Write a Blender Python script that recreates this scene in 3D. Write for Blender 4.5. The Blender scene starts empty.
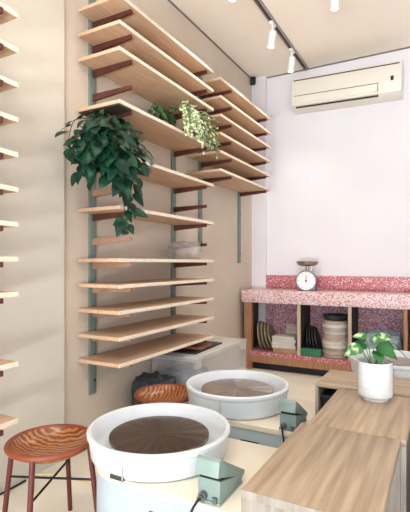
import bpy, bmesh, math, random
from mathutils import Vector, Matrix, Euler
PI = math.pi
C = bpy.context.scene.collection
CAM_H = 1.07

# ------------------------------------------------------------------ helpers
def lin(c):
    return tuple((v/255/12.92) if v/255 <= .04045 else ((v/255+.055)/1.055)**2.4 for v in c) + (1,)

def mat(name, col, rough=.5, metal=0, col2=None, scale=8, stretch=(1,1,1), lo=.35, hi=.65, bump=0,
        trans=0, ior=1.45, coat=0, detail=4, rnd=True, spec=.5, alpha=1):
    m = bpy.data.materials.new(name); m.use_nodes = True
    nt = m.node_tree; b = nt.nodes['Principled BSDF']
    b.inputs['Base Color'].default_value = lin(col)
    b.inputs['Roughness'].default_value = rough
    b.inputs['Metallic'].default_value = metal
    b.inputs['Transmission Weight'].default_value = trans
    b.inputs['IOR'].default_value = ior
    b.inputs['Coat Weight'].default_value = coat
    b.inputs['Specular IOR Level'].default_value = spec
    b.inputs['Alpha'].default_value = alpha
    if col2 or bump:
        tc = nt.nodes.new('ShaderNodeTexCoord'); mp = nt.nodes.new('ShaderNodeMapping')
        mp.inputs['Scale'].default_value = stretch
        if rnd:
            oi = nt.nodes.new('ShaderNodeObjectInfo'); ml = nt.nodes.new('ShaderNodeMath'); ml.operation = 'MULTIPLY'
            ml.inputs[1].default_value = 37.0
            nt.links.new(oi.outputs['Random'], ml.inputs[0]); nt.links.new(ml.outputs[0], mp.inputs['Location'])
        nz = nt.nodes.new('ShaderNodeTexNoise'); nz.inputs['Scale'].default_value = scale; nz.inputs['Detail'].default_value = detail
        nt.links.new(tc.outputs['Object'], mp.inputs['Vector']); nt.links.new(mp.outputs['Vector'], nz.inputs['Vector'])
        if col2:
            r = nt.nodes.new('ShaderNodeValToRGB')
            r.color_ramp.elements[0].position = lo; r.color_ramp.elements[1].position = hi
            r.color_ramp.elements[0].color = lin(col); r.color_ramp.elements[1].color = lin(col2)
            nt.links.new(nz.outputs['Fac'], r.inputs['Fac']); nt.links.new(r.outputs['Color'], b.inputs['Base Color'])
        if bump:
            bp = nt.nodes.new('ShaderNodeBump'); bp.inputs['Strength'].default_value = bump; bp.inputs['Distance'].default_value = .01
            nt.links.new(nz.outputs['Fac'], bp.inputs['Height']); nt.links.new(bp.outputs['Normal'], b.inputs['Normal'])
    return m

class MB:
    def __init__(s): s.bm = bmesh.new()
    def box(s, c, size, rot=None, bevel=0, seg=2):
        r = bmesh.ops.create_cube(s.bm, size=1); vs = r['verts']
        M = Matrix.Translation(c) @ (Euler(rot).to_matrix().to_4x4() if rot else Matrix()) @ Matrix.Diagonal((*size, 1))
        for v in vs: v.co = M @ v.co
        if bevel:
            es = list({e for v in vs for e in v.link_edges})
            bmesh.ops.bevel(s.bm, geom=es, offset=bevel, segments=seg, affect='EDGES', profile=.5)
        return s
    def span(s, a, b, bevel=0, seg=2):
        return s.box([(p+q)/2 for p, q in zip(a, b)], [abs(q-p) for p, q in zip(a, b)], bevel=bevel, seg=seg)
    def lathe(s, prof, seg=48, M=None):
        M = M or Matrix(); rings = []
        for r, z in prof:
            if r < 1e-6: rings.append([s.bm.verts.new(M @ Vector((0, 0, z)))])
            else: rings.append([s.bm.verts.new(M @ Vector((r*math.cos(2*PI*k/seg), r*math.sin(2*PI*k/seg), z))) for k in range(seg)])
        for A, B in zip(rings, rings[1:]):
            for k in range(seg):
                k2 = (k+1) % seg
                if len(A) == 1 and len(B) == 1: continue
                if len(A) == 1: f = [A[0], B[k2], B[k]]
                elif len(B) == 1: f = [A[k], A[k2], B[0]]
                else: f = [A[k], A[k2], B[k2], B[k]]
                try: s.bm.faces.new(f)
                except ValueError: pass
        return s
    def cyl(s, p0, p1, r0, r1=None, seg=16):
        r1 = r0 if r1 is None else r1
        p0 = Vector(p0); p1 = Vector(p1); d = p1-p0
        M = Matrix.Translation(p0) @ d.to_track_quat('Z', 'Y').to_matrix().to_4x4()
        return s.lathe([(0, 0), (r0, 0), (r1, d.length), (0, d.length)], seg, M)
    def tube(s, pts, r, seg=8):
        pts = [Vector(p) for p in pts]; n = len(pts); rings = []; closed = (pts[0]-pts[-1]).length < 1e-6
        if closed: pts = pts[:-1]; n -= 1
        up = Vector((0, 0, 1)); prev = None
        for i in range(n):
            t = (pts[(i+1) % n]-pts[i-1]) if closed else (pts[min(i+1, n-1)]-pts[max(i-1, 0)])
            t.normalize()
            if prev is None:
                a = t.cross(up if abs(t.z) < .9 else Vector((1, 0, 0))).normalized()
            else:
                a = (prev-t*prev.dot(t)).normalized()
            prev = a; b = t.cross(a)
            rr = r(i/(n-1)) if callable(r) else r
            rings.append([s.bm.verts.new(pts[i]+(a*math.cos(2*PI*k/seg)+b*math.sin(2*PI*k/seg))*rr) for k in range(seg)])
        for i in range(n if closed else n-1):
            A, B = rings[i], rings[(i+1) % n]
            for k in range(seg): s.bm.faces.new([A[k], A[(k+1) % seg], B[(k+1) % seg], B[k]])
        if not closed: s.bm.faces.new(rings[0][::-1]); s.bm.faces.new(rings[-1])
        return s
    def prism(s, poly, h0, h1, M=None, bevel=0):
        M = M or Matrix()
        a = [s.bm.verts.new(M @ Vector((x, y, h0))) for x, y in poly]; b = [s.bm.verts.new(M @ Vector((x, y, h1))) for x, y in poly]
        n = len(poly); fs = [s.bm.faces.new(a[::-1]), s.bm.faces.new(b)]
        for k in range(n): fs.append(s.bm.faces.new([a[k], a[(k+1) % n], b[(k+1) % n], b[k]]))
        if bevel:
            es = list({e for f in fs[:2] for e in f.edges})
            bmesh.ops.bevel(s.bm, geom=es, offset=bevel, segments=2, affect='EDGES', profile=.5)
        return s
    def leaf(s, p, d, nrm, L, W, droop=.25, fold=.18, heart=True):
        p = Vector(p); d = Vector(d).normalized(); nrm = Vector(nrm); side = d.cross(nrm)
        if side.length < 1e-4: side = d.cross(Vector((1, .3, 0)))
        side.normalize(); nrm = side.cross(d).normalized()
        prof = [(-.06, .22), (.1, .44), (.3, .5), (.55, .4), (.8, .2)] if heart else [(.12, .28), (.35, .48), (.6, .42), (.82, .22)]
        mid = [s.bm.verts.new(p)]; lf = []; rt = []
        for t, w in prof:
            c = p+d*(L*max(t, .02))-nrm*(droop*L*t*t)
            mid.append(s.bm.verts.new(c))
            e = p+d*(L*t)-nrm*(droop*L*t*t)
            lf.append(s.bm.verts.new(e+side*(W*w)+nrm*(fold*W*w))); rt.append(s.bm.verts.new(e-side*(W*w)+nrm*(fold*W*w)))
        tip = s.bm.verts.new(p+d*L-nrm*(droop*L))
        s.bm.faces.new([mid[0], mid[1], lf[0]]); s.bm.faces.new([mid[0], rt[0], mid[1]])
        for k in range(len(prof)-1):
            s.bm.faces.new([mid[k+1], mid[k+2], lf[k+1], lf[k]]); s.bm.faces.new([mid[k+1], rt[k], rt[k+1], mid[k+2]])
        s.bm.faces.new([mid[-1], tip, lf[-1]]); s.bm.faces.new([mid[-1], rt[-1], tip])
        return s
    def build(s, name, m, parent=None, loc=(0,0,0), rot=(0,0,0), smooth=35, normals=True):
        me = bpy.data.meshes.new(name)
        if normals: bmesh.ops.recalc_face_normals(s.bm, faces=s.bm.faces)
        s.bm.to_mesh(me); s.bm.free()
        me.materials.append(m)
        if smooth:
            me.shade_smooth(); me.set_sharp_from_angle(angle=math.radians(smooth))
        o = bpy.data.objects.new(name, me); C.objects.link(o)
        o.location = loc; o.rotation_euler = rot
        if parent: o.parent = parent
        return o

def tag(o, label, cat, group=None, kind=None):
    o['label'] = label; o['category'] = cat
    if group: o['group'] = group
    if kind: o['kind'] = kind
    return o
def thing(name, label, cat, loc=(0,0,0), rz=0, group=None):
    o = bpy.data.objects.new(name, None); C.objects.link(o); o.empty_display_size = .05
    o.location = loc; o.rotation_euler = (0, 0, rz)
    return tag(o, label, cat, group)
def dup(root, loc=None, rz=None, label=None):
    def cp(o, par):
        c = o.copy(); C.objects.link(c)
        if par: c.parent = par
        for ch in list(o.children): cp(ch, c)
        return c
    r = cp(root, None)
    if loc is not None: r.location = loc
    if rz is not None: r.rotation_euler = (0, 0, rz)
    if label: r['label'] = label
    return r
def struct(name, mb, m, label=None):
    o = mb.build(name, m, smooth=0); o['kind'] = 'structure'
    o['label'] = label or name.replace('_', ' '); o['category'] = name.split('_')[0]
    return o

# ------------------------------------------------------------------ materials
M = {}
M['cream_wall'] = mat('cream_wall', (206,199,186), .85, col2=(200,192,179), scale=2.2, bump=.05, rnd=False)
M['tan_wall'] = mat('tan_wall', (207,193,177), .85, col2=(201,186,169), scale=2.2, bump=.05, rnd=False)
M['white_wall'] = mat('white_wall', (229,227,231), .8, col2=(226,223,228), scale=2, bump=.03, rnd=False)
M['ceiling'] = mat('ceiling', (246,236,222), .85, col2=(243,232,218), scale=1.5, rnd=False)
M['floor'] = mat('floor', (240,233,219), .35, col2=(232,224,208), scale=2.5, rnd=False, spec=.35)
M['shadow_gap'] = mat('shadow_gap', (120,112,108), .8)
M['board'] = mat('board', (208,177,147), .55, col2=(188,153,122), scale=7, stretch=(9,.7,9), lo=.3, hi=.75)
M['edge'] = mat('edge', (228,214,196), .6, col2=(218,201,180), scale=30, stretch=(4,1,4))
M['upright'] = mat('upright', (118,132,121), .45, col2=(108,122,113), scale=12)
M['bracket_tan'] = mat('bracket_tan', (172,136,112), .5, col2=(156,120,98), scale=20)  # same bracket with stronger light painted into its colour
M['bracket'] = mat('bracket', (92,48,38), .5, col2=(76,40,32), scale=20)
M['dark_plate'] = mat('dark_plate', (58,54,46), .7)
M['black'] = mat('black', (26,26,28), .5)
M['rubber'] = mat('rubber', (22,22,24), .6)
M['ac'] = mat('ac', (228,224,212), .35, col2=(224,219,206), scale=3)
M['ac_slot'] = mat('ac_slot', (60,56,52), .6)
M['lampw'] = mat('lamp_white', (236,234,232), .35)
M['track'] = mat('track_metal', (150,142,136), .4, metal=.3)
M['track_groove'] = mat('track_groove', (70,62,58), .6)
M['pan'] = mat('pan_plastic', (208,215,220), .28, spec=.45)
M['deck'] = mat('deck', (222,213,195), .35, col2=(217,207,188), scale=4)
M['skirt'] = mat('skirt', (172,186,193), .35)
M['seam'] = mat('pan_seam', (176,182,186), .5)
M['leg_steel'] = mat('leg_steel', (110,112,112), .4, metal=.6)
M['pedal'] = mat('pedal', (132,152,146), .4, col2=(120,140,134), scale=14)
M['pedal_dark'] = mat('pedal_dark', (32,38,38), .6)
M['terra_ring'] = mat('seat_ring_paint', (134,68,42), .4, col2=(120,56,34), scale=10)
M['maroon'] = mat('maroon_paint', (100,42,36), .4, col2=(88,36,32), scale=10)
M['bench'] = mat('bench_oak', (178,158,134), .5, col2=(128,106,84), scale=5, stretch=(11,.55,11), lo=.3, hi=.8, detail=8)
M['bench_end'] = mat('bench_end_oak', (152,145,136), .6, col2=(124,115,106), scale=6, stretch=(12,12,.8), lo=.3, hi=.75, detail=6)
M['bench_knot'] = mat('bench_knot', (150,110,76), .6)
M['wood_frame'] = mat('counter_wood', (176,132,102), .6, col2=(156,110,80), scale=6, stretch=(10,10,1))
M['wood_grey'] = mat('divider_wood', (206,188,170), .6, col2=(190,170,150), scale=6, stretch=(10,10,1))
M['grey_steel'] = mat('scale_grey', (140,150,158), .35, metal=.4)
M['steel'] = mat('steel', (170,160,150), .3, metal=.9)
M['dial'] = mat('dial_white', (240,240,238), .3)
M['red'] = mat('red', (190,40,40), .5)
M['pot_white'] = mat('pot_white', (208,211,212), .5, col2=(198,201,202), scale=12)
M['soil'] = mat('soil', (48,36,28), .95, col2=(30,24,20), scale=60, bump=.6)
M['terracotta'] = mat('plant_pot', (150,104,84), .8)
M['leaf_dark'] = mat('leaf_dark', (9,38,28), .45, spec=.3, col2=(26,72,46), scale=26, lo=.42, hi=.7)
M['leaf_mid'] = mat('leaf_mid', (46,92,52), .45, col2=(80,124,72), scale=30)
M['leaf_var'] = mat('leaf_variegated', (206,212,170), .5, col2=(112,144,96), scale=60, lo=.42, hi=.6)
M['leaf_pothos'] = mat('leaf_pothos', (20,72,34), .35, col2=(40,100,44), scale=24)
M['leaf_cream'] = mat('leaf_cream', (180,194,150), .4, col2=(44,104,52), scale=34, lo=.38, hi=.5)
M['stem'] = mat('stem', (104,128,72), .6)
M['stem_dark'] = mat('stem_dark', (58,84,50), .6)
M['bin'] = mat('clear_plastic', (238,240,240), .2, spec=.6, alpha=.2)
M['bin_lid'] = mat('bin_lid', (228,228,224), .3, alpha=.5)
M['bag'] = mat('clear_bag', (180,172,170), .2, spec=.9, alpha=.42)
M['bag_blue'] = mat('blue_grey_bag', (150,168,184), .25, trans=.25, ior=1.15, col2=(196,208,218), scale=18, spec=.8)
M['bag_dark'] = mat('dark_cloth', (58,64,66), .6, col2=(40,46,50), scale=14, bump=.4)
M['navy'] = mat('navy_stuff', (62,84,110), .6, col2=(112,132,150), scale=9)
M['brownboard'] = mat('brown_board', (150,92,60), .6, col2=(128,76,50), scale=8, stretch=(8,1,8))
M['disc_brown'] = mat('disc_brown', (150,134,112), .7, col2=(128,112,92), scale=10)
M['disc_black'] = mat('disc_black', (40,44,44), .5, col2=(58,62,62), scale=10)
M['bat_grey'] = mat('bat_grey', (196,184,168), .7, col2=(176,163,147), scale=8, stretch=(1,1,6))
M['paper'] = mat('paper_white', (222,218,212), .8, col2=(206,200,194), scale=10)
M['kraft'] = mat('kraft', (190,158,124), .8, col2=(174,140,108), scale=9)
M['green_box'] = mat('green_box', (52,122,88), .5)
M['green_dark'] = mat('green_crate', (30,58,46), .5)
M['yellow_cord'] = mat('yellow_cord', (226,212,150), .6)
M['frame'] = mat('window_frame', (60,60,62), .5)

def terrazzo(name, base, chips, scale):
    m = bpy.data.materials.new(name); m.use_nodes = True; nt = m.node_tree; b = nt.nodes['Principled BSDF']
    b.inputs['Roughness'].default_value = .35
    tc = nt.nodes.new('ShaderNodeTexCoord')
    v = nt.nodes.new('ShaderNodeTexVoronoi'); v.inputs['Scale'].default_value = scale
    sep = nt.nodes.new('ShaderNodeSeparateColor'); r = nt.nodes.new('ShaderNodeValToRGB'); r.color_ramp.interpolation = 'CONSTANT'
    e = r.color_ramp.elements
    e[0].position = 0; e[0].color = lin(chips[0][1]); e[1].position = chips[1][0]; e[1].color = lin(chips[1][1])
    for p, c in chips[2:]:
        k = e.new(p); k.color = lin(c)
    v2 = nt.nodes.new('ShaderNodeTexVoronoi'); v2.inputs['Scale'].default_value = scale; v2.feature = 'DISTANCE_TO_EDGE'
    lt = nt.nodes.new('ShaderNodeMath'); lt.operation = 'GREATER_THAN'; lt.inputs[1].default_value = .07
    mx = nt.nodes.new('ShaderNodeMix'); mx.data_type = 'RGBA'; mx.inputs[6].default_value = lin(base)
    L = nt.links.new
    L(tc.outputs['Object'], v.inputs['Vector']); L(tc.outputs['Object'], v2.inputs['Vector'])
    L(v.outputs['Color'], sep.inputs[0]); L(sep.outputs[0], r.inputs['Fac'])
    L(v2.outputs['Distance'], lt.inputs[0]); L(lt.outputs[0], mx.inputs[0]); L(r.outputs['Color'], mx.inputs[7]); L(mx.outputs[2], b.inputs['Base Color'])
    return m
M['terrazzo'] = terrazzo('terrazzo', (226,206,206), [(0,(226,206,206)), (.36,(206,140,148)), (.6,(176,64,80)), (.74,(226,200,200)), (.9,(140,92,108))], 105)
M['terrazzo_red'] = terrazzo('terrazzo_red', (206,150,156), [(0,(176,52,70)), (.38,(196,110,122)), (.58,(226,206,206)), (.76,(160,44,62)), (.92,(120,80,98))], 105)
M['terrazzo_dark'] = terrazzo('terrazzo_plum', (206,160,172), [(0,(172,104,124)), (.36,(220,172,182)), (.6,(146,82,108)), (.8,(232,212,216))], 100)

# brushed disc for the wheel heads: fine concentric rings
def ring_metal(name, c1, c2, metal):
    m = bpy.data.materials.new(name); m.use_nodes = True; nt = m.node_tree; b = nt.nodes['Principled BSDF']
    tc = nt.nodes.new('ShaderNodeTexCoord'); w = nt.nodes.new('ShaderNodeTexWave'); w.wave_type = 'RINGS'; w.rings_direction = 'Z'
    w.inputs['Scale'].default_value = 28; w.inputs['Distortion'].default_value = .6; w.inputs['Detail'].default_value = 2
    r = nt.nodes.new('ShaderNodeValToRGB'); r.color_ramp.elements[0].color = lin(c1); r.color_ramp.elements[1].color = lin(c2)
    nt.links.new(tc.outputs['Object'], w.inputs['Vector']); nt.links.new(w.outputs['Fac'], r.inputs['Fac']); nt.links.new(r.outputs['Color'], b.inputs['Base Color'])
    gr = nt.nodes.new('ShaderNodeTexGradient'); gr.gradient_type = 'RADIAL'; nt.links.new(tc.outputs['Object'], gr.inputs['Vector'])  # radial streaks imitate metal highlights, multiplied into the base colour
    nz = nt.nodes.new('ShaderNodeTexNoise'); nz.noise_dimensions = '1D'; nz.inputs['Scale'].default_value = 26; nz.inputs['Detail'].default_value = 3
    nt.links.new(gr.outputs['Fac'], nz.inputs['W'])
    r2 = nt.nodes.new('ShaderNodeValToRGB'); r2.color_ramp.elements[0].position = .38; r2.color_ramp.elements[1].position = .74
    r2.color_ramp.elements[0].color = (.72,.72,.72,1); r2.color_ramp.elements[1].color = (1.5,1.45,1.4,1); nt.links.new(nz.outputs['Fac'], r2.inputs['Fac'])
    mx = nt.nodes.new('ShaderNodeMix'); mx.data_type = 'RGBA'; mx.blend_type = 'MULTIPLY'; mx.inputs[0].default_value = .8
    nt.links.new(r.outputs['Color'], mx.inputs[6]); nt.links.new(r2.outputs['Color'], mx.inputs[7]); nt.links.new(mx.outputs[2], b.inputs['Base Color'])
    bp = nt.nodes.new('ShaderNodeBump'); bp.inputs['Strength'].default_value = .06; bp.inputs['Distance'].default_value = .002
    nt.links.new(w.outputs['Fac'], bp.inputs['Height']); nt.links.new(bp.outputs['Normal'], b.inputs['Normal'])
    b.inputs['Metallic'].default_value = metal; b.inputs['Roughness'].default_value = .26; b.inputs['Anisotropic'].default_value = .85
    tg = nt.nodes.new('ShaderNodeTangent'); tg.direction_type = 'RADIAL'; tg.axis = 'Z'; nt.links.new(tg.outputs[0], b.inputs['Tangent'])
    return m
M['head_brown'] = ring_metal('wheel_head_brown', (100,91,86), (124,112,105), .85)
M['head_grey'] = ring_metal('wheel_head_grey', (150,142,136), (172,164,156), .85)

# dished stool seat with bold flowing grain
def zebra():
    m = bpy.data.materials.new('seat_grain'); m.use_nodes = True; nt = m.node_tree; b = nt.nodes['Principled BSDF']
    tc = nt.nodes.new('ShaderNodeTexCoord'); w = nt.nodes.new('ShaderNodeTexWave'); w.wave_type = 'BANDS'; w.bands_direction = 'X'
    w.inputs['Scale'].default_value = 15; w.inputs['Distortion'].default_value = 6; w.inputs['Detail'].default_value = 3; w.inputs['Detail Scale'].default_value = 1.6
    r = nt.nodes.new('ShaderNodeValToRGB'); e = r.color_ramp.elements
    e[0].position = .1; e[0].color = lin((104,58,32)); e[1].position = .55; e[1].color = lin((138,80,44)); k = e.new(.92); k.color = lin((180,118,68))
    nt.links.new(tc.outputs['Object'], w.inputs['Vector']); nt.links.new(w.outputs['Fac'], r.inputs['Fac']); nt.links.new(r.outputs['Color'], b.inputs['Base Color'])
    b.inputs['Roughness'].default_value = .28; b.inputs['Coat Weight'].default_value = .3
    return m
M['zebra'] = zebra()

# ------------------------------------------------------------------ room shell
H = 3.08; BY = 4.486; RX = 3.7; FY = -1.9
struct('floor', MB().span((-.3, FY-.1, -.1), (RX+.1, BY+.15, 0)), M['floor'], 'pale cream polished floor')
struct('ceiling', MB().span((-.3, FY-.1, H), (RX+.1, BY+.15, H+.1)), M['ceiling'], 'cream painted ceiling')
struct('wall_left', MB().span((-.25, FY, 0), (.03, 1.725, H)), M['cream_wall'], 'cream side wall at the left edge')
struct('wall_alcove', MB().span((-.25, 1.725, 0), (0, BY, H)), M['tan_wall'], 'pinkish tan side wall behind the middle shelving')
struct('wall_back', MB().span((-.25, BY, 0), (RX, BY+.12, H)), M['white_wall'], 'white end wall above the terrazzo counter')
struct('wall_right', MB().span((RX, FY, 0), (RX+.1, BY+.12, H)), M['white_wall'], 'white side wall')
struct('trim_1', MB().span((0, 4.436, 0), (.16, BY, H)), M['white_wall'], 'shallow white pilaster in the room corner')
struct('trim_2', MB().span((.16, BY-.008, H-.012), (RX, BY, H)), M['shadow_gap'], 'dark shadow gap between ceiling and end wall')
struct('trim_3', MB().span((0, 1.73, H-.012), (.008, 4.436, H)), M['shadow_gap'], 'dark shadow gap between ceiling and side wall')
wx0, wx1, wz0, wz1 = .5, 3.5, .12, 2.75
struct('wall_front', MB().span((-.25, FY-.1, 0), (wx0, FY, H)).span((wx1, FY-.1, 0), (RX+.1, FY, H)).span((wx0, FY-.1, 0), (wx1, FY, wz0)).span((wx0, FY-.1, wz1), (wx1, FY, H)), M['white_wall'], 'street side wall with a shop window')
fr = MB()
for x in (wx0, 1.5, 2.5, wx1-.05): fr.span((x, FY-.08, wz0), (x+.05, FY-.02, wz1))
fr.span((wx0, FY-.08, wz0), (wx1, FY-.02, wz0+.05)).span((wx0, FY-.08, wz1-.05), (wx1, FY-.02, wz1))
struct('window_1', fr, M['frame'], 'dark framed shop window')  # window added behind the camera to let daylight in

# ------------------------------------------------------------------ shelving
Z0 = CAM_H-.565; STEP = .1425; TH = .02; XF = .32
def zk(k): return Z0+STEP*k
def board(label, x0, y0, y1, z, group):
    o = MB().box(((XF-x0)/2, (y1-y0)/2, TH/2), (XF-x0-.006, y1-y0, TH), bevel=.0015).build('shelf_board', M['board'], loc=(x0, y0, z), smooth=0)
    e = MB().box((XF-x0-.003, (y1-y0)/2, TH/2), (.006, y1-y0, TH), bevel=.001).build('front_edge', M['edge'], o, smooth=0)
    e['label'] = 'pale front edge strip'
    return tag(o, label, 'shelf', group)
def upright(label, x0, y, z0, z1, ks, group, holes=(), tan=()):
    r = thing('shelf_upright', label, 'shelf upright', (x0, y, z0), 0, group)
    MB().box((.007, 0, (z1-z0)/2), (.014, .056, z1-z0), bevel=.002).build('rail', M['upright'], r)
    for k in ks:
        zz = zk(k)-z0
        b = MB()
        Mx = Matrix(((1,0,0,.0145),(0,0,1,0),(0,1,0,zz),(0,0,0,1)))
        b.prism([(0,-.04),(.016,-.04),(.285,-.022),(.285,-.001),(0,-.001)], -.008, .008, Mx)
        b.build('bracket', M['bracket_tan' if k in tan else 'bracket'], r, smooth=0)['label'] = 'tan bracket arm' if k in tan else 'dark brown bracket arm'
    for h in holes:
        MB().cyl((.0135, .012, h-z0), (.0165, .012, h-z0), .008).build('screw', M['black'], r)
    return r
gL = 'boards of the long shelving in the middle'; gR = 'boards of the upper shelving by the end wall'; gN = 'boards of the shelving at the left edge'
ordL = [(14,'topmost board of the middle shelving, cut by the top of the photo'), (13,'second board from the top of the middle shelving'),
        (12,'third board from the top of the middle shelving, above the pale trailing plant'), (10,'pale wooden board carrying the pale trailing plant, dark plate under its near end'),
        (8,'wooden board the dark hanging plant spills over'), (6,'wooden board just below the dark leafy plant, seen nearly edge on'),
        (4,'eye-level board carrying the crumpled clear plastic bag'), (3,'fourth board from the bottom of the middle shelving'),
        (2,'third board from the bottom of the middle shelving'), (1,'second board from the bottom of the middle shelving'),
        (0,'lowest board of the middle shelving, over the clear plastic bin')]
boards = {}
for k, lb in ordL: boards[k] = board(lb, .0155, 1.84, 2.93, zk(k), gL)
o = MB().box((.15, .058, -.004), (.29, .112, .007), bevel=.001).build('plate', M['dark_plate'], boards[10], smooth=0); o['label'] = 'dark plate under the near end'  # thin dark box, makes the board darker below its near end
# boards rest in front of the rails: rails are let into the wall plane by notches
for n, k in enumerate((14,13,12,11,10,9)):
    nm = ['topmost','second','third','fourth','fifth','lowest'][n]
    board(f'{nm} of six wooden boards high up beside the end wall', .0155, 3.05, 4.16, zk(k), gR)
nl = {11:'topmost board at the left edge of the photo', 10:'second board from the top at the left edge', 9:'third board from the top at the left edge',
      8:'fourth board from the top at the left edge', 7:'fifth board from the top at the left edge', 6:'sixth board from the top at the left edge',
      5:'seventh board from the top at the left edge, level with the hanging leaf tail', 4:'eye-level board at the left edge, seen edge on', 3:'first board below eye level at the left edge',
      1:'second board from the bottom at the left edge', -.63:'lowest board at the left edge, just above the stool seat'}
for k, lb in nl.items(): board(lb, .0455, .2, 1.204, zk(k), gN)
gu = 'green wall rails carrying the shelves'
upright('sage green wall rail at the near end of the middle shelving', 0, 1.967, CAM_H-.78, CAM_H+1.6, (14,13,12,11,10,9,8,7,6,5,4,3,2,1,0), gu, (CAM_H-.7,), (7,5,4,3,2,1,0))
upright('sage green wall rail at the far end of the middle shelving', 0, 2.855, CAM_H-.78, CAM_H+1.6, (14,13,12,10,8,7,6,5,4,3,2,1,0), gu)
upright('green wall rail under the near end of the upper shelving by the end wall', 0, 3.28, CAM_H+.13, CAM_H+1.6, (14,13,12,11,10,9), gu, (CAM_H+.18,))
upright('green wall rail under the far end of the upper shelving, nearest the room corner', 0, 4.09, CAM_H+.0, CAM_H+1.6, (14,13,12,11,10,9), gu, (CAM_H+.1, CAM_H+.5))
upright('green wall rail of the shelving at the left edge', .03, 1.12, CAM_H-.9, CAM_H+1.3, (11,10,9,8,7,6,5,4,3,1,-.63), gu)

# ------------------------------------------------------------------ air conditioner
t = thing('air_conditioner', 'long cream split air conditioner high on the white end wall', 'air conditioner', (.49, BY, CAM_H+1.555))
t.rotation_euler = (0, math.radians(1.6), 0)
Lx = 1.015
prof = [(0,0),(0,.315),(-.15,.315),(-.185,.30),(-.2,.26),(-.2,.10),(-.18,.03),(-.13,0)]
Mx = Matrix(((0,0,1,0),(1,0,0,0),(0,1,0,0),(0,0,0,1)))
MB().prism(prof, 0, Lx, Mx, bevel=.006).build('body', M['ac'], t)
MB().span((.02,-.2035,.268), (Lx-.02,-.196,.276)).build('intake_slot', M['ac_slot'], t, smooth=0)
MB().span((.03,-.2045,.115), (Lx-.2,-.1975,.119)).span((Lx-.2,-.2045,.05), (Lx-.196,-.185,.119)).build('flap_seam', M['ac_slot'], t, smooth=0)
MB().box((.43,-.184,.045), (.78,.012,.05), rot=(-.28,0,0), bevel=.003).build('louver', M['ac'], t)
MB().box((.43,-.167,.012), (.78,.01,.012), rot=(-.5,0,0)).build('outlet_slot', M['ac_slot'], t, smooth=0)
MB().span((Lx-.09,-.204,.125), (Lx-.065,-.197,.165), bevel=.002).build('display', M['black'], t)

# ------------------------------------------------------------------ track lights
def track(label, x, y0, y1):
    t = thing('light_track', label, 'lighting track', (x, y0, H))
    MB().span((-.02,0,-.028), (-.011,y1-y0,0)).span((.011,0,-.028), (.02,y1-y0,0)).span((-.011,0,-.008), (.011,y1-y0,0)).span((-.02,y1-y0-.012,-.028),(.02,y1-y0,0)).build('rail', M['track'], t, smooth=0)
    MB().span((-.011,.0,-.012), (.011,y1-y0-.012,-.008)).build('groove', M['track_groove'], t, smooth=0)
track('grey ceiling track nearest the shelves, carrying three white spotlights', .6, .6, BY-.03)
track('grey ceiling track farther right, mostly out of the photo', 1.2, .6, 3.2)
glow = bpy.data.materials.new('lamp_glow'); glow.use_nodes = True
gb = glow.node_tree.nodes['Principled BSDF']; gb.inputs['Emission Color'].default_value = (1,.86,.68,1); gb.inputs['Emission Strength'].default_value = 6
def spot(label, x, y, aim, power=30, size=75):
    t = thing('track_spotlight', label, 'spotlight', (x, y, H-.028), 0, 'white track spotlights')
    MB().box((0,0,-.012), (.03,.09,.024), bevel=.003).build('adapter', M['lampw'], t)
    MB().cyl((0,0,-.024), (0,0,-.1), .008).build('stem', M['lampw'], t)
    d = (Vector(aim)-Vector((x, y, H-.1))).normalized(); p = Vector((0,0,-.1))-d*.03
    q = p+d*.13
    Mq = Matrix.Translation(p) @ d.to_track_quat('Z','Y').to_matrix().to_4x4()
    MB().lathe([(0,0),(.026,0),(.03,.004),(.03,.13),(.026,.13),(.024,.115),(0,.115)], 24, Mq).build('lamp_head', M['lampw'], t)
    MB().lathe([(0,.1155),(.0235,.1155),(.0235,.118),(0,.118)], 24, Mq).build('bulb', glow, t)['label'] = 'glowing warm lens'
    l = bpy.data.lights.new('spot_light', 'SPOT'); l.energy = power; l.color = (1,.9,.78); l.spot_size = math.radians(size); l.spot_blend = .7; l.shadow_soft_size = .03
    lo = bpy.data.objects.new('spot_lamp', l); C.objects.link(lo); lo.parent = t
    lo.location = q+d*.01; lo.rotation_euler = d.to_track_quat('-Z','Y').to_euler()
spot('white spotlight at the top edge of the photo, nearest on the shelf track', .6, 2.7, (.3,2.5,1.2), 22, 95)
spot('white spotlight in the middle of the shelf track', .6, 3.44, (.35,3.3,1), 22, 95)
spot('white spotlight at the far end of the track, nearest the end wall', .6, 3.96, (.4,3.9,.8), 18, 95)
spot('white spotlight at the top right on the second track', 1.17, 3.13, (1.2,3.2,.3), 16, 95)
spot('white spotlight out of the photo, above the near stool', .6, 1.5, (.35,1.7,1), 10, 95)  # lamp added out of view to light the room
spot('white spotlight out of the photo, nearest the street window', .8, .3, (.1,1.7,1.2), 22, 80)  # added out of view, throws the left boards' shadows on the wall
t = thing('corner_sensor', 'small black sensor tucked in the top corner by the ceiling', 'sensor', (.03, 4.40, H))
MB().box((.0,0,-.045), (.055,.06,.07), rot=(0,0,.5), bevel=.006).build('housing', M['black'], t)
MB().span((-.028,-.01,-.02), (.01,.01,0)).build('mount', M['rubber'], t, smooth=0)

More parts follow.
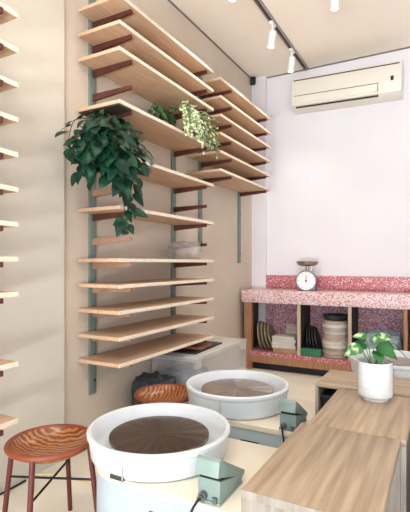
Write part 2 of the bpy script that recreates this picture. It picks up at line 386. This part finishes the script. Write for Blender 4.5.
# ------------------------------------------------------------------ terrazzo counter
CF = 4.1
t = thing('counter', 'terrazzo topped wooden counter with open cells along the end wall', 'counter', (.06, CF, 0))
CL = 2.4
dep = BY-CF
MB().span((-.02,-.03,.675), (CL,dep-.001,.797), bevel=.004).build('countertop', M['terrazzo'], t)
MB().span((0,dep-.035,.797), (CL,dep-.001,.94), bevel=.003).build('splashback', M['terrazzo_red'], t)
MB().span((0,0,.145), (CL,dep-.002,.184)).build('shelf', M['terrazzo_red'], t, smooth=0)
MB().span((.0,.0,.075), (CL,.03,.145)).build('apron', M['wood_frame'], t, smooth=0)
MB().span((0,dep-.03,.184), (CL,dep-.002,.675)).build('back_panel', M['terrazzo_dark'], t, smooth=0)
MB().span((.03,.06,0), (CL,.09,.145)).build('plinth', M['black'], t, smooth=0)['label'] = 'black recessed plinth'  # black panel added where only shade lies below the counter
MB().span((0,-.004,0), (.075,.05,.675)).build('leg', M['wood_frame'], t, smooth=0)
divs = (.55, 1.02, 1.48, 1.94)
for i, x in enumerate(divs):
    MB().span((x,.0,.184), (x+.03,.012,.675)).build('divider_edge', M['wood_grey'] if i < 2 else M['wood_frame'], t, smooth=0)
    MB().span((x,.012,.184), (x+.03,dep-.03,.675)).build('divider', M['dark_plate'], t, smooth=0)['label'] = 'dark divider panel'
MB().span((0,.05,.184), (.02,dep-.03,.675)).build('side_panel', M['dark_plate'], t, smooth=0)
SZ = .184
# contents of the cells (world coords)
def disc(label, r, th, m, loc, rot, grp, cat='throwing bat'):
    o = MB().lathe([(0,-th/2),(r-.003,-th/2),(r,-th/2+.003),(r,th/2-.003),(r-.003,th/2),(0,th/2)], 40).build('round_bat', m, loc=loc, rot=rot)
    return tag(o, label, cat, grp)
g = 'grey brown discs leaning in the left cell'
dl = ['leftmost, hard against the leg', 'second from the left', 'third from the left', 'rightmost, beside the paper stack']
for i in range(4):
    a = .14+.05*i; r = .145-.004*i; th = .016
    # stands on edge, leaning left
    x = .19+i*.034
    cz = SZ+r*math.cos(a)+th/2*math.sin(a)+.001
    disc(f'grey brown round bat on edge in the left cell, {dl[i]}', r, th, M['disc_brown'], (x, CF+.15+.01*i, cz), (0, PI/2-a, .12), g)
g = 'boards stacked in the left cell'
zz = SZ+.0005
for i, (w, d, th, m, x, rz, lb) in enumerate([(.33,.22,.045,'kraft',.425,.0,'wide tan box at the bottom of the stack in the left cell'),
        (.24,.2,.032,'paper',.455,.04,'pale slab resting on the wide tan box'), (.235,.2,.028,'paper',.455,-.03,'second pale slab above the wide tan box'),
        (.24,.19,.03,'paper',.46,.03,'third pale slab above the wide tan box'), (.23,.19,.022,'paper',.455,-.02,'topmost pale slab of the stack in the left cell')]):
    if i == 0: x = .478; w = .25
    o = MB().box((0,0,th/2), (w,d,th), bevel=.003).build('storage_box' if i == 0 else 'clay_slab', M[m], loc=(x, CF+.14, zz), rot=(0,0,rz))
    tag(o, lb, 'box' if i == 0 else 'slab', g); zz += th+.0005
o = MB().box((0,0,.055), (.14,.012,.11), bevel=.002).build('tilted_board', M['bat_grey'], loc=(.5, CF+.2, zz+.003), rot=(-.35,.0,.1)); tag(o, 'small grey board tilted back on top of the pale slabs', 'board')
g = 'black discs leaning in the middle cell'
dl = ['leftmost, against the divider', 'second from the left', 'third from the left', 'rightmost, beside the tall stack']
for i in range(4):
    a = .06+.055*i; r = .14-.003*i; th = .012
    disc(f'black round bat on edge in the middle cell, {dl[i]}', r, th, M['disc_black'], (.672+i*.028, CF+.2, SZ+r*math.cos(a)+th/2*math.sin(a)+.001), (0, PI/2-a, .1), g)
o = thing('green_box', 'flat green box lying in front of the black discs', 'box', (.735, CF+.035, SZ+.0005))
MB().box((0,0,.03), (.19,.055,.06), bevel=.003).build('tray', M['green_box'], o); MB().box((0,0,.066), (.194,.058,.012), bevel=.002).build('lid', M['green_box'], o)
g = 'pale round bats in the tall stack'
zz = SZ+.0005; rnd = random.Random(4)
names = ['bottom','second','third','fourth','fifth','sixth','seventh','eighth','ninth','tenth','eleventh']
for i in range(11):
    th = .034 if i in (5, 9) else .03
    r = .124+rnd.uniform(-.008,.008)
    disc(f'pale round bat in the tall stack of the middle cell, {names[i]} from the floor side' if i else 'pale round bat at the bottom of the tall stack', r, th, M['paper' if i in (3,4,7,9) else 'bat_grey'], (.94+rnd.uniform(-.004,.004), CF+.16, zz+th/2), (0,0,i), g); zz += th+.0005
o = MB().lathe([(0,0),(.09,0),(.12,.03),(.125,.05),(.118,.05),(.112,.032),(.085,.01),(0,.01)], 40).build('shallow_bowl', M['bag_dark'], loc=(.94, CF+.16, zz)); tag(o, 'dark shallow bowl on top of the tall stack of round bats', 'bowl')
# crumpled bag in the right cell
def crumple(name, m, loc, size, seed, label, cat, sub=4, amp=.2):
    b = MB(); bmesh.ops.create_icosphere(b.bm, subdivisions=sub, radius=1)
    from mathutils import noise
    for v in b.bm.verts:
        n = v.co.normalized()
        k = 1+amp*(noise.noise(n*2.2+Vector((seed,0,0)))+.6*abs(noise.noise(n*5+Vector((0,seed,0))))+.35*abs(noise.noise(n*11+Vector((0,0,seed)))))
        p = n*k; s = 1/max(abs(n.x), abs(n.y), abs(n.z))**.45
        p = Vector((p.x*size[0]*s, p.y*size[1]*s, p.z*size[2]*s)); v.co = p
    zmin = -size[2]*.8
    for v in b.bm.verts: v.co.z = max(v.co.z, zmin)-zmin
    return tag(b.build(name, m, loc=loc, smooth=25), label, cat)
crumple('plastic_bag', M['bag_blue'], (1.35, CF+.17, SZ+.001), (.165,.11,.15), 3, 'crumpled blue grey plastic bag in the right cell behind the potted plant', 'bag')
# kitchen scale
t = thing('kitchen_scale', 'old dial kitchen scale with steel bowl on the terrazzo counter', 'scale', (.655, CF+.19, .797), .1)
MB().prism([(-.085,0),(.085,0),(.075,.03),(.07,.16),(.045,.185),(-.045,.185),(-.07,.16),(-.075,.03)], -.05, .05, Matrix(((1,0,0,0),(0,0,1,0),(0,1,0,0),(0,0,0,1))), bevel=.006).build('body', M['grey_steel'], t)
Md = Matrix.Translation((0,-.05,.1)) @ Matrix.Rotation(PI/2, 4, 'X')
MB().lathe([(.096,0),(.1,.006),(.1,.03),(.094,.036),(.09,.03),(.09,.0)], 48, Md).build('dial_rim', M['grey_steel'], t)
MB().lathe([(0,.026),(.091,.026),(.091,0),(0,0)], 48, Md).build('dial', M['dial'], t)
nb = MB()
for k in range(12):
    a = k*PI/6; nb.box((.078*math.sin(a), -.0765, .1+.078*math.cos(a)), (.004,.001,.012), rot=(0,a,0))
nb.build('tick_marks', M['black'], t, smooth=0)
MB().box((0,-.0775,.118), (.007,.0015,.07), rot=(0,.1,0)).cyl((0,-.076,.1), (0,-.081,.1), .01).build('needle', M['red'], t, smooth=0)
MB().cyl((0,0,.18), (0,0,.25), .014).box((-.04,0,.215), (.008,.012,.06)).box((.04,0,.215), (.008,.012,.06)).build('post', M['steel'], t)
MB().lathe([(0,.243),(.07,.243),(.098,.258),(.11,.284),(.116,.286),(.111,.29),(.096,.265),(.068,.25),(0,.25)], 48).build('weighing_bowl', M['steel'], t)

# ------------------------------------------------------------------ clear storage bin and what lies on it
t = thing('storage_bin', 'large clear plastic storage bin with lid under the lowest shelf', 'storage bin', (.02, 2.53, 0))
bx, by, bz = .37, .86, .415
b = MB()
for (x0,y0,x1,y1) in ((0,0,bx,.006),(0,by-.006,bx,by),(0,.006,.006,by-.006),(bx-.006,.006,bx,by-.006)):
    b.span((x0+.012,y0+.012 if y0<.1 else y0-.012,.0), (x1-.0 if x1<.1 else x1-.012,y1+.012 if y1<.1 else y1-.012,bz))
b.span((.012,.012,0), (bx-.012,by-.012,.006))
b.build('tub', M['bin'], t, smooth=0)
MB().span((0,0,bz-.012), (bx,.012,bz-.002)).span((0,by-.012,bz-.012), (bx,by,bz-.002)).span((0,0,bz-.012),(.012,by,bz-.002)).span((bx-.012,0,bz-.012),(bx,by,bz-.002)).build('tub_lip', M['bin_lid'], t, smooth=0)
MB().span((-.003,-.003,bz), (bx+.003,by+.003,bz+.018), bevel=.004).build('lid', M['bin_lid'], t)
for y in (.02, by-.08): MB().span((bx-.03,y,bz-.06), (bx+.004,y+.06,bz-.0), bevel=.002).build('clip', M['bin_lid'], t)
for i, (y, w, h, mm, lb) in enumerate([(.05,.26,.3,'navy','folded blue grey cloth inside the near end of the clear bin'), (.36,.2,.2,'paper','pale packet in the middle of the clear bin'), (.59,.2,.17,'paper','pale packet at the far end of the clear bin')]):
    o = MB().span((.0,0,0), (.28,w,h), bevel=.03, seg=3).build('packet' if i else 'folded_cloth', M[mm], loc=(.06, 2.53+y, .008)); tag(o, lb, 'packet' if i else 'cloth')
LZ = bz+.0185
t = tag(MB().box((0,0,.006), (.2,.46,.012), bevel=.002).build('black_tray', M['black'], loc=(.22, 2.86, LZ), rot=(0,0,.05)), 'flat black tray lying on the clear bin lid', 'tray')
tag(MB().box((0,0,.009), (.13,.2,.018), bevel=.002).build('wooden_offcut', M['brownboard'], loc=(.25, 2.83, LZ+.0125), rot=(0,0,.1)), 'small brown board on the black tray on the bin', 'board')
crumple('plastic_bag', M['bag'], (.19, 2.715, zk(4)+TH+.0005), (.11,.085,.07), 7, 'crumpled clear plastic bag on the eye-level shelf board', 'bag', amp=.3)
crumple('cloth_bag', M['bag_dark'], (.19, 2.34, .0005), (.13,.12,.19), 11, 'dark crumpled cloth bag on the floor behind the far stool', 'bag', amp=.2)

# ------------------------------------------------------------------ pottery wheels
def stadium(cx, r, x1, n=24):
    pts = [(cx+r*math.cos(a), r*math.sin(a)) for a in [PI/2+PI*k/n for k in range(n+1)]]
    rr = .04
    pts += [(x1-rr+rr*math.cos(a), -r+rr+rr*math.sin(a)) for a in [-PI/2+PI/2*k/6 for k in range(7)]]
    pts += [(x1-rr+rr*math.cos(a), r-rr+rr*math.sin(a)) for a in [PI/2*k/6 for k in range(7)]]
    return pts
def wheel(label, x, y, deckz, rimz, xr, headmat, rz=0):
    t = thing('pottery_wheel', label, 'pottery wheel', (x, y, 0), rz, 'electric pottery wheels')
    MB().prism(stadium(0, .235, xr), deckz-.022, deckz, bevel=.006).build('deck', M['deck'], t)
    sk = MB().prism(stadium(0, .228, xr-.007), deckz-.2, deckz-.022).build('skirt', M['skirt'], t)
    MB().box((.165,-.2285,deckz-.085), (.09,.004,.018)).build('handle_slot', M['black'], sk, smooth=0)
    for lx, ly in ((-.12,-.13), (-.12,.13), (xr-.06,-.18), (xr-.06,.18)):
        MB().cyl((lx,ly,.012), (lx,ly,deckz-.19), .02).cyl((lx,ly,0), (lx,ly,.014), .028).build('leg', M['leg_steel'], t)
    h = rimz-deckz; R = .262
    pn = MB().lathe([(.04,.003),(R-.022,.003),(R-.014,.012),(R-.006,h-.03),(R-.004,h-.022),(R,h-.018),(R+.001,h-.006),(R-.004,h),(R-.014,h-.001),(R-.02,h-.008),(R-.028,h-.05),(R-.04,.03),(R-.07,.016),(.04,.014),(.04,.003)], 96).build('splash_pan', M['pan'], t, loc=(0,0,deckz))
    # seam and pouring notch of the two-piece pan, on the near side
    for a in (-1.45, 1.69):
        c, s_ = math.cos(a), math.sin(a)
        MB().box((c*(R-.009),s_*(R-.009),h*.47), (.012,.0025,h*.78), rot=(0,.08,a)).build('seam', M['seam'], pn, smooth=0)
    a = -1.55; MB().box((math.cos(a)*(R-.018), math.sin(a)*(R-.018), .009), (.014,.055,.016), rot=(0,0,a), bevel=.003).build('notch', M['ac_slot'], pn)
    MB().cyl((0,0,deckz), (0,0,rimz-.045), .035, seg=24).build('shaft', M['leg_steel'], t)
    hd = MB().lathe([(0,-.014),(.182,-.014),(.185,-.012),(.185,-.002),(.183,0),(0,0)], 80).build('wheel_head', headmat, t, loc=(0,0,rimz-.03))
    hd['label'] = 'flat round turntable disc'
    return t
wheel('pottery wheel with white splash pan beside the near stool, nearest in the photo', .917, 1.35, .369, .467, .48, M['head_brown'])
wheel('pottery wheel with white splash pan in front of the clear bin', .913, 2.055, .344, .458, .395, M['head_grey'])
wheel('pottery wheel behind the potted plant, only its white pan showing', 1.56, 3.0, .37, .475, .46, M['head_grey'])

# foot pedals resting on the wheel decks
def pedal(label, loc, rz, cable):
    t = thing('foot_pedal', label, 'foot pedal', loc, rz, 'grey green foot pedals')
    XZ = Matrix(((1,0,0,0),(0,0,1,0),(0,1,0,0),(0,0,0,1)))
    MB().prism([(-.075,.006),(.075,.006),(.09,.022),(.07,.03),(-.075,.07)], -.037, .037, XZ, bevel=.003).box((0,0,.004), (.16,.08,.008), bevel=.002).build('base', M['pedal'], t)
    MB().prism([(-.07,.066),(.065,.029),(.075,.03),(-.07,.088)], -.033, .033, XZ).build('gap_lining', M['pedal_dark'], t, smooth=0)
    MB().prism([(-.09,.085),(-.082,.127),(-.07,.132),(.1,.034),(.095,.018),(.08,.024)], -.039, .039, XZ, bevel=.004).build('treadle', M['pedal'], t)
    MB().cyl((-.07,.016,.02), (-.09,.016,.02), .013).cyl((-.082,.016,.02), (-.1,.016,.02), .008).box((-.079,-.022,.014), (.01,.014,.016)).build('connector', M['leg_steel'], t)
    o = MB().tube(cable, .004).build('cable', M['rubber'], t)
    return t
pedal('grey green foot pedal on the nearest wheel, by the front bench corner', (1.245, 1.202, .3695), PI/2,
      [(-.098,.016,.02),(-.112,.017,.019),(-.13,.02,.009),(-.155,.03,-.03),(-.16,.04,-.1),(-.16,.05,-.2)])
pedal('grey green foot pedal on the second wheel, by the gap between benches', (1.253, 1.91, .3445), PI/2,
      [(-.098,.016,.02),(-.108,.014,.019),(-.122,.008,.006),(-.14,-.01,-.06),(-.145,-.02,-.16)])

# ------------------------------------------------------------------ stools
def stool(label, loc, R, sh, rz):
    t = thing('stool', label, 'stool', loc, rz, 'round stools with terracotta rims')
    MB().tube([((R-.011)*math.cos(2*PI*k/64), (R-.011)*math.sin(2*PI*k/64), sh-.011) for k in range(65)], .011, 12).build('seat_ring', M['terra_ring'], t)
    MB().lathe([(0,sh-.055),(.06,sh-.054),(.1,sh-.046),(R-.034,sh-.026),(R-.02,sh-.006),(R-.017,sh-.016),(R-.028,sh-.034),(.1,sh-.055),(0,sh-.063)], 64).build('seat', M['zebra'], t)
    sp = []
    for k in range(4):
        a = k*PI/2
        p0 = Vector(((R-.014)*math.cos(a), (R-.014)*math.sin(a), sh-.016)); p1 = Vector(((R+.03)*math.cos(a), (R+.03)*math.sin(a), 0))
        MB().cyl(p1, p0, .0095, .0105).build('leg', M['maroon'], t); sp.append((p0, p1))
    f = .38
    for i in (0, 1):
        a = sp[i][0].lerp(sp[i][1], f); b = sp[i+2][0].lerp(sp[i+2][1], f)
        off = Vector((0,0,.004 if i else -.004))
        MB().cyl(a+off, b+off, .0045).build('stretcher', M['rubber'], t)
    return t
stool('round stool with terracotta rim and streaky wooden seat at the bottom left', (.507, 1.205, 0), .167, .388, math.atan2(-.662, .749)-.42)
stool('round terracotta stool half hidden between the two wheels', (.50, 2.01, 0), .17, .362, .3)

# ------------------------------------------------------------------ benches
def bench(label, loc, W, L, Hh, rz=0, th=.02):
    t = thing('bench', label, 'bench', loc, rz, 'waterfall oak benches')
    MB().span((0,0,Hh-th), (W,L,Hh), bevel=.002).build('top', M['bench'], t)
    for y in (.0, L-th): MB().span((.0,y,0), (W,y+th,Hh-th-.0005), bevel=.0015).build('end_panel', M['bench_end'], t)
    return t
BZ = .52
b1 = bench('wooden waterfall bench nearest the camera, at the bottom right', (1.415, .976, 0), .315, .512, BZ)
MB().span((.0,-.0012,BZ-.02), (.315,.0,BZ)).build('end_grain', M['bench_end'], b1, smooth=0)
bench('wooden waterfall bench carrying the white potted plant', (1.44, 1.4905, 0), .305, .478, BZ)
bench('wooden waterfall bench set crosswise beyond the potted plant, open side showing', (1.33, 2.297, 0), .3, .55, BZ, -PI/2, .014)
o = thing('storage_tub', 'black tub tucked in the open side of the crosswise bench', 'tub', (1.352, 2.03, 0))
MB().span((0,0,0), (.46,.25,.44), bevel=.01).build('tub', M['black'], o); MB().span((-.006,-.006,.44), (.466,.256,.465), bevel=.004).build('lid', M['black'], o)
t = thing('crate', 'dark green crate at the right edge beside the benches', 'crate', (1.80, 1.42, 0))
MB().span((0,0,0), (.4,.008,.44)).span((0,.342,0), (.4,.35,.44)).span((0,.008,0), (.008,.342,.44)).span((.392,.008,0), (.4,.342,.44)).span((0,0,0), (.4,.35,.008)).build('body', M['green_dark'], t, smooth=0)
MB().span((-.01,-.01,.44), (.41,.36,.455), bevel=.004).build('lid', M['green_dark'], t)

# ------------------------------------------------------------------ plants
# potted plant on the bench
t = thing('potted_plant', 'small pothos in a white ribbed pot on the bench', 'plant', (1.602, 1.885, BZ+.0005))
PR = .066; PH = .145
prof = [(0,0),(.05,0),(.052,.012),(.058,.014)]
z = .016
while z < PH-.008:
    prof += [(PR-.001,z+.002),(PR,z+.01),(PR,z+.02),(PR-.001,z+.026)]; z += .028
prof += [(PR,PH),(PR-.006,PH),(PR-.007,PH-.02),(0,PH-.02)]
MB().lathe(prof, 56).build('pot', M['pot_white'], t)
MB().lathe([(0,PH-.012),(.03,PH-.01),(PR-.0075,PH-.016),(PR-.0075,PH-.0195),(0,PH-.0195)], 32).build('soil', M['soil'], t)
# right/forward vectors as seen from the bench's long side
rv = Vector((.93,.36,0)); fv = Vector((.36,-.93,0))
specs = [(-.085,.02,.075,.075,.058,-.8,'leaf_cream'), (-.055,-.02,.085,.07,.05,-.5,'leaf_pothos'), (-.02,.03,.115,.07,.05,.3,'leaf_cream'), (-.045,-.01,.12,.06,.042,-.7,'leaf_cream'),
         (.01,.03,.085,.085,.062,.5,'leaf_pothos'), (.03,.0,.1,.06,.045,.8,'leaf_pothos'), (-.005,.035,.06,.06,.045,.1,'leaf_pothos'), (.022,-.02,.115,.055,.04,.5,'leaf_cream')]
for i, (sx, sy, sz, L, W, lean, mm) in enumerate(specs):
    root = Vector((0,0,PH-.014))+rv*(sx*.25)+fv*(sy*.3)
    end = Vector((0,0,PH))+rv*sx*.75+fv*sy+Vector((0,0,sz*.88))
    mid = root.lerp(end, .5)+Vector((0,0,.02))
    pts = [root.lerp(mid, k/4).lerp(mid.lerp(end, k/4), k/4) for k in range(5)]
    MB().tube(pts, .0018, 6).build('stem', M['stem'], t)
    d = rv*lean+fv*.35+Vector((0,0,-.25 if i not in (2,3,7) else .15))
    MB().leaf(end-d.normalized()*.004, d, fv*.75+Vector((0,0,.7)), L, W, .3, .15).build('leaf', M[mm], t, normals=False)
for s, dx, dz in ((1,.11,-.005), (1,.085,.03), (-1,.12,-.01)):
    pts = [Vector((0,0,PH-.014))+rv*s*(.01+dx*u)+Vector((0,0,.075*math.sin(PI*.8*u)+dz*u)) for u in [k/8 for k in range(9)]]
    MB().tube(pts, .0014, 6).build('stem', M['stem_dark'], t)

# hanging plants on the shelves
def trailing(label, loc, pot_r, pot_h, vines, leaf_mat, stem_mat, Ls, step, seed, heart=True):
    rnd = random.Random(seed)
    t = thing('trailing_plant', label, 'plant', loc)
    MB().lathe([(0,0),(pot_r*.75,0),(pot_r,pot_h-.012),(pot_r+.006,pot_h-.012),(pot_r+.006,pot_h),(pot_r-.004,pot_h),(pot_r-.006,pot_h-.02),(0,pot_h-.02)], 32).build('pot', M['terracotta'], t)
    lv = MB(); st = MB()
    for pts in vines:
        pts = [Vector(p) for p in pts]
        # smooth path
        path = []
        for k in range(len(pts)-1):
            p0 = pts[max(k-1,0)]; p1 = pts[k]; p2 = pts[k+1]; p3 = pts[min(k+2,len(pts)-1)]
            for j in range(6):
                u = j/6
                path.append(.5*((2*p1)+(-p0+p2)*u+(2*p0-5*p1+4*p2-p3)*u*u+(-p0+3*p1-3*p2+p3)*u**3))
        path.append(pts[-1])
        st.tube(path, .0022, 5)
        dist = 0; nxt = step*rnd.uniform(.2,.8)
        for a, b in zip(path, path[1:]):
            seg = (b-a).length
            while nxt < dist+seg:
                p = a.lerp(b, (nxt-dist)/seg); tg = (b-a).normalized()
                out = Vector((p.x, p.y, 0)); out = out.normalized() if out.length > .02 else Vector((1,0,0))
                ang = rnd.uniform(-1.4,1.4)
                out2 = Matrix.Rotation(ang, 3, 'Z') @ out
                if out2.x < -.15: out2.x *= -.4
                d = (out2*.7+tg*.35+Vector((0,0,rnd.uniform(-.85,.3)))).normalized()
                n = (out*.8+Vector((0,0,.7))+Vector((rnd.uniform(-.4,.4),rnd.uniform(-.4,.4),rnd.uniform(-.3,.3))))
                L = rnd.uniform(*Ls)
                pe = p+d*L*.3
                st.tube([p, pe], .0013, 4)
                lv.leaf(pe, d, n, L, L*rnd.uniform(.62,.8), rnd.uniform(.15,.4), .15, heart)
                nxt += step*rnd.uniform(.7,1.3)
            dist += seg
    st.build('vines', M[stem_mat], t)
    lv.build('foliage', M[leaf_mat], t, normals=False)
    return t
rnd = random.Random(21)
vs = []
z8 = zk(8)+TH; loc = Vector((.17, 1.93, z8+.0005)); ph = .12
for k in range(36):
    if k < 17:      # over the front edge of the board
        yy = rnd.uniform(-.3,.02); xx = rnd.uniform(.18,.26); drop = rnd.uniform(-.03,-.2)*(1-abs(yy+.14)/.3)
        top = rnd.uniform(.12,.19)
        vs.append([(0,0,ph-.02), (xx*.35,yy*.4,top), (xx*.8,yy*.9,top-.07), (xx,yy,.0), (xx+.01,yy*1.03,drop)])
    else:           # over the near end of the board
        yy = -rnd.uniform(.14,.31); xx = rnd.uniform(-.06,.2); drop = rnd.uniform(.02,-.18); top = rnd.uniform(.12,.2)
        vs.append([(0,0,ph-.02), (xx*.4,yy*.35,top), (xx*.8,yy*.85,top-.03), (xx,yy,.05), (xx+.005,yy-.01,drop)])
vs.append([(0,0,ph-.02), (.09,-.03,.17), (.19,-.1,.1), (.22,-.12,-.1), (.22,-.11,-.3), (.21,-.11,-.44)])
vs.append([(0,0,ph-.02), (.09,-.02,.16), (.18,-.08,.1), (.22,-.09,-.1), (.22,-.08,-.26)])
vs.append([(0,0,ph-.02), (.09,-.03,.16), (.19,-.09,.1), (.22,-.13,-.1), (.22,-.14,-.3), (.215,-.12,-.4)])
vs.append([(0,0,ph-.02), (.09,-.02,.16), (.18,-.04,.1), (.22,-.05,-.1), (.22,-.05,-.22)])
trailing('dark green heart leaved plant spilling from a shelf', loc, .085, ph, vs, 'leaf_dark', 'stem_dark', (.055,.095), .043, 5)
rnd = random.Random(8); vs = []
z10 = zk(10)+TH; loc = Vector((.2, 2.76, z10+.0005)); ph = .09
for k in range(60):
    yy = rnd.uniform(-.34,.13); xx = rnd.uniform(.05,.19); top = rnd.uniform(.12,.22)
    if rnd.random() < .55: xx = rnd.uniform(.145,.19); vs.append([(0,0,ph-.02), (xx*.4,yy*.5,top), (xx*.85,yy,top-.05), (xx,yy*1.05,.02), (xx+.005,yy*1.1,-rnd.uniform(.0,.1)*(.4 if yy<-.1 else 1))])
    else: vs.append([(0,0,ph-.02), (xx*.5,yy*.5,top*.8), (xx*.8,yy*.9,top), (xx,yy*1.1,top-.03)])
trailing('pale variegated trailing plant at the far end of the shelf', loc, .06, ph, vs, 'leaf_var', 'stem', (.022,.038), .021, 9, False)
rnd = random.Random(18); vs = []
loc = Vector((.13, 2.5, z10+.0005))
for k in range(20):
    yy = rnd.uniform(-.12,.12); xx = rnd.uniform(-.05,.1); top = rnd.uniform(.13,.2)
    vs.append([(0,0,ph-.02), (xx*.4,yy*.5,top*.8), (xx*.8,yy*.9,top), (xx,yy*1.1,top-.03)])
trailing('darker green small plant behind the pale trailing one', loc, .05, ph, vs, 'leaf_mid', 'stem_dark', (.03,.05), .028, 19, False)

# cords on the floor
tag(MB().tube([(.045,1.53,.004),(.12,1.57,.004),(.26,1.59,.004),(.39,1.585,.004),(.55,1.56,.004)], .004).build('yellow_cord', M['yellow_cord']), 'thin pale yellow cord lying on the floor behind the near stool', 'cord')
tag(MB().tube([(.05,.9,.0055),(.045,1.15,.0055),(.055,1.35,.0055),(.05,1.46,.0055)], .005).build('black_cable', M['rubber']), 'black cable on the floor along the left wall', 'cable')

# ------------------------------------------------------------------ light
w = bpy.data.worlds.new('sky'); bpy.context.scene.world = w; w.use_nodes = True
w.node_tree.nodes['Background'].inputs[0].default_value = (.86,.92,1,1); w.node_tree.nodes['Background'].inputs[1].default_value = 1.0
def area(name, loc, rot, sx, sy, e, col):
    l = bpy.data.lights.new(name, 'AREA'); l.shape = 'RECTANGLE'; l.size = sx; l.size_y = sy; l.energy = e; l.color = col
    o = bpy.data.objects.new(name, l); C.objects.link(o); o.location = loc; o.rotation_euler = rot
    return o
area('window_daylight', ((wx0+wx1)/2, FY-.0, (wz0+wz1)/2), (PI/2,0,0), wx1-wx0, wz1-wz0, 55, (.84,.92,1))  # area light standing in for daylight at the unseen window
area('street_bounce', ((wx0+wx1)/2, FY-.6, .1), (PI*.79,0,0), 3.0, 1.0, 420, (.94,.97,1))  # upward fill light added outside to brighten the ceiling

cam = bpy.data.cameras.new('camera'); co = bpy.data.objects.new('camera', cam); C.objects.link(co)
co.location = (1.85, 0, CAM_H); co.rotation_euler = (PI/2, 0, math.radians(28.72))
cam.lens = 438/512*36; cam.sensor_width = 36; cam.shift_y = 7/512; cam.clip_start = .02
sc = bpy.context.scene; sc.camera = co
sc.view_settings.view_transform = 'Standard'; sc.view_settings.look = 'None'; sc.view_settings.gamma = 1; sc.view_settings.use_curve_mapping = False
sc.view_settings.exposure = 0.12
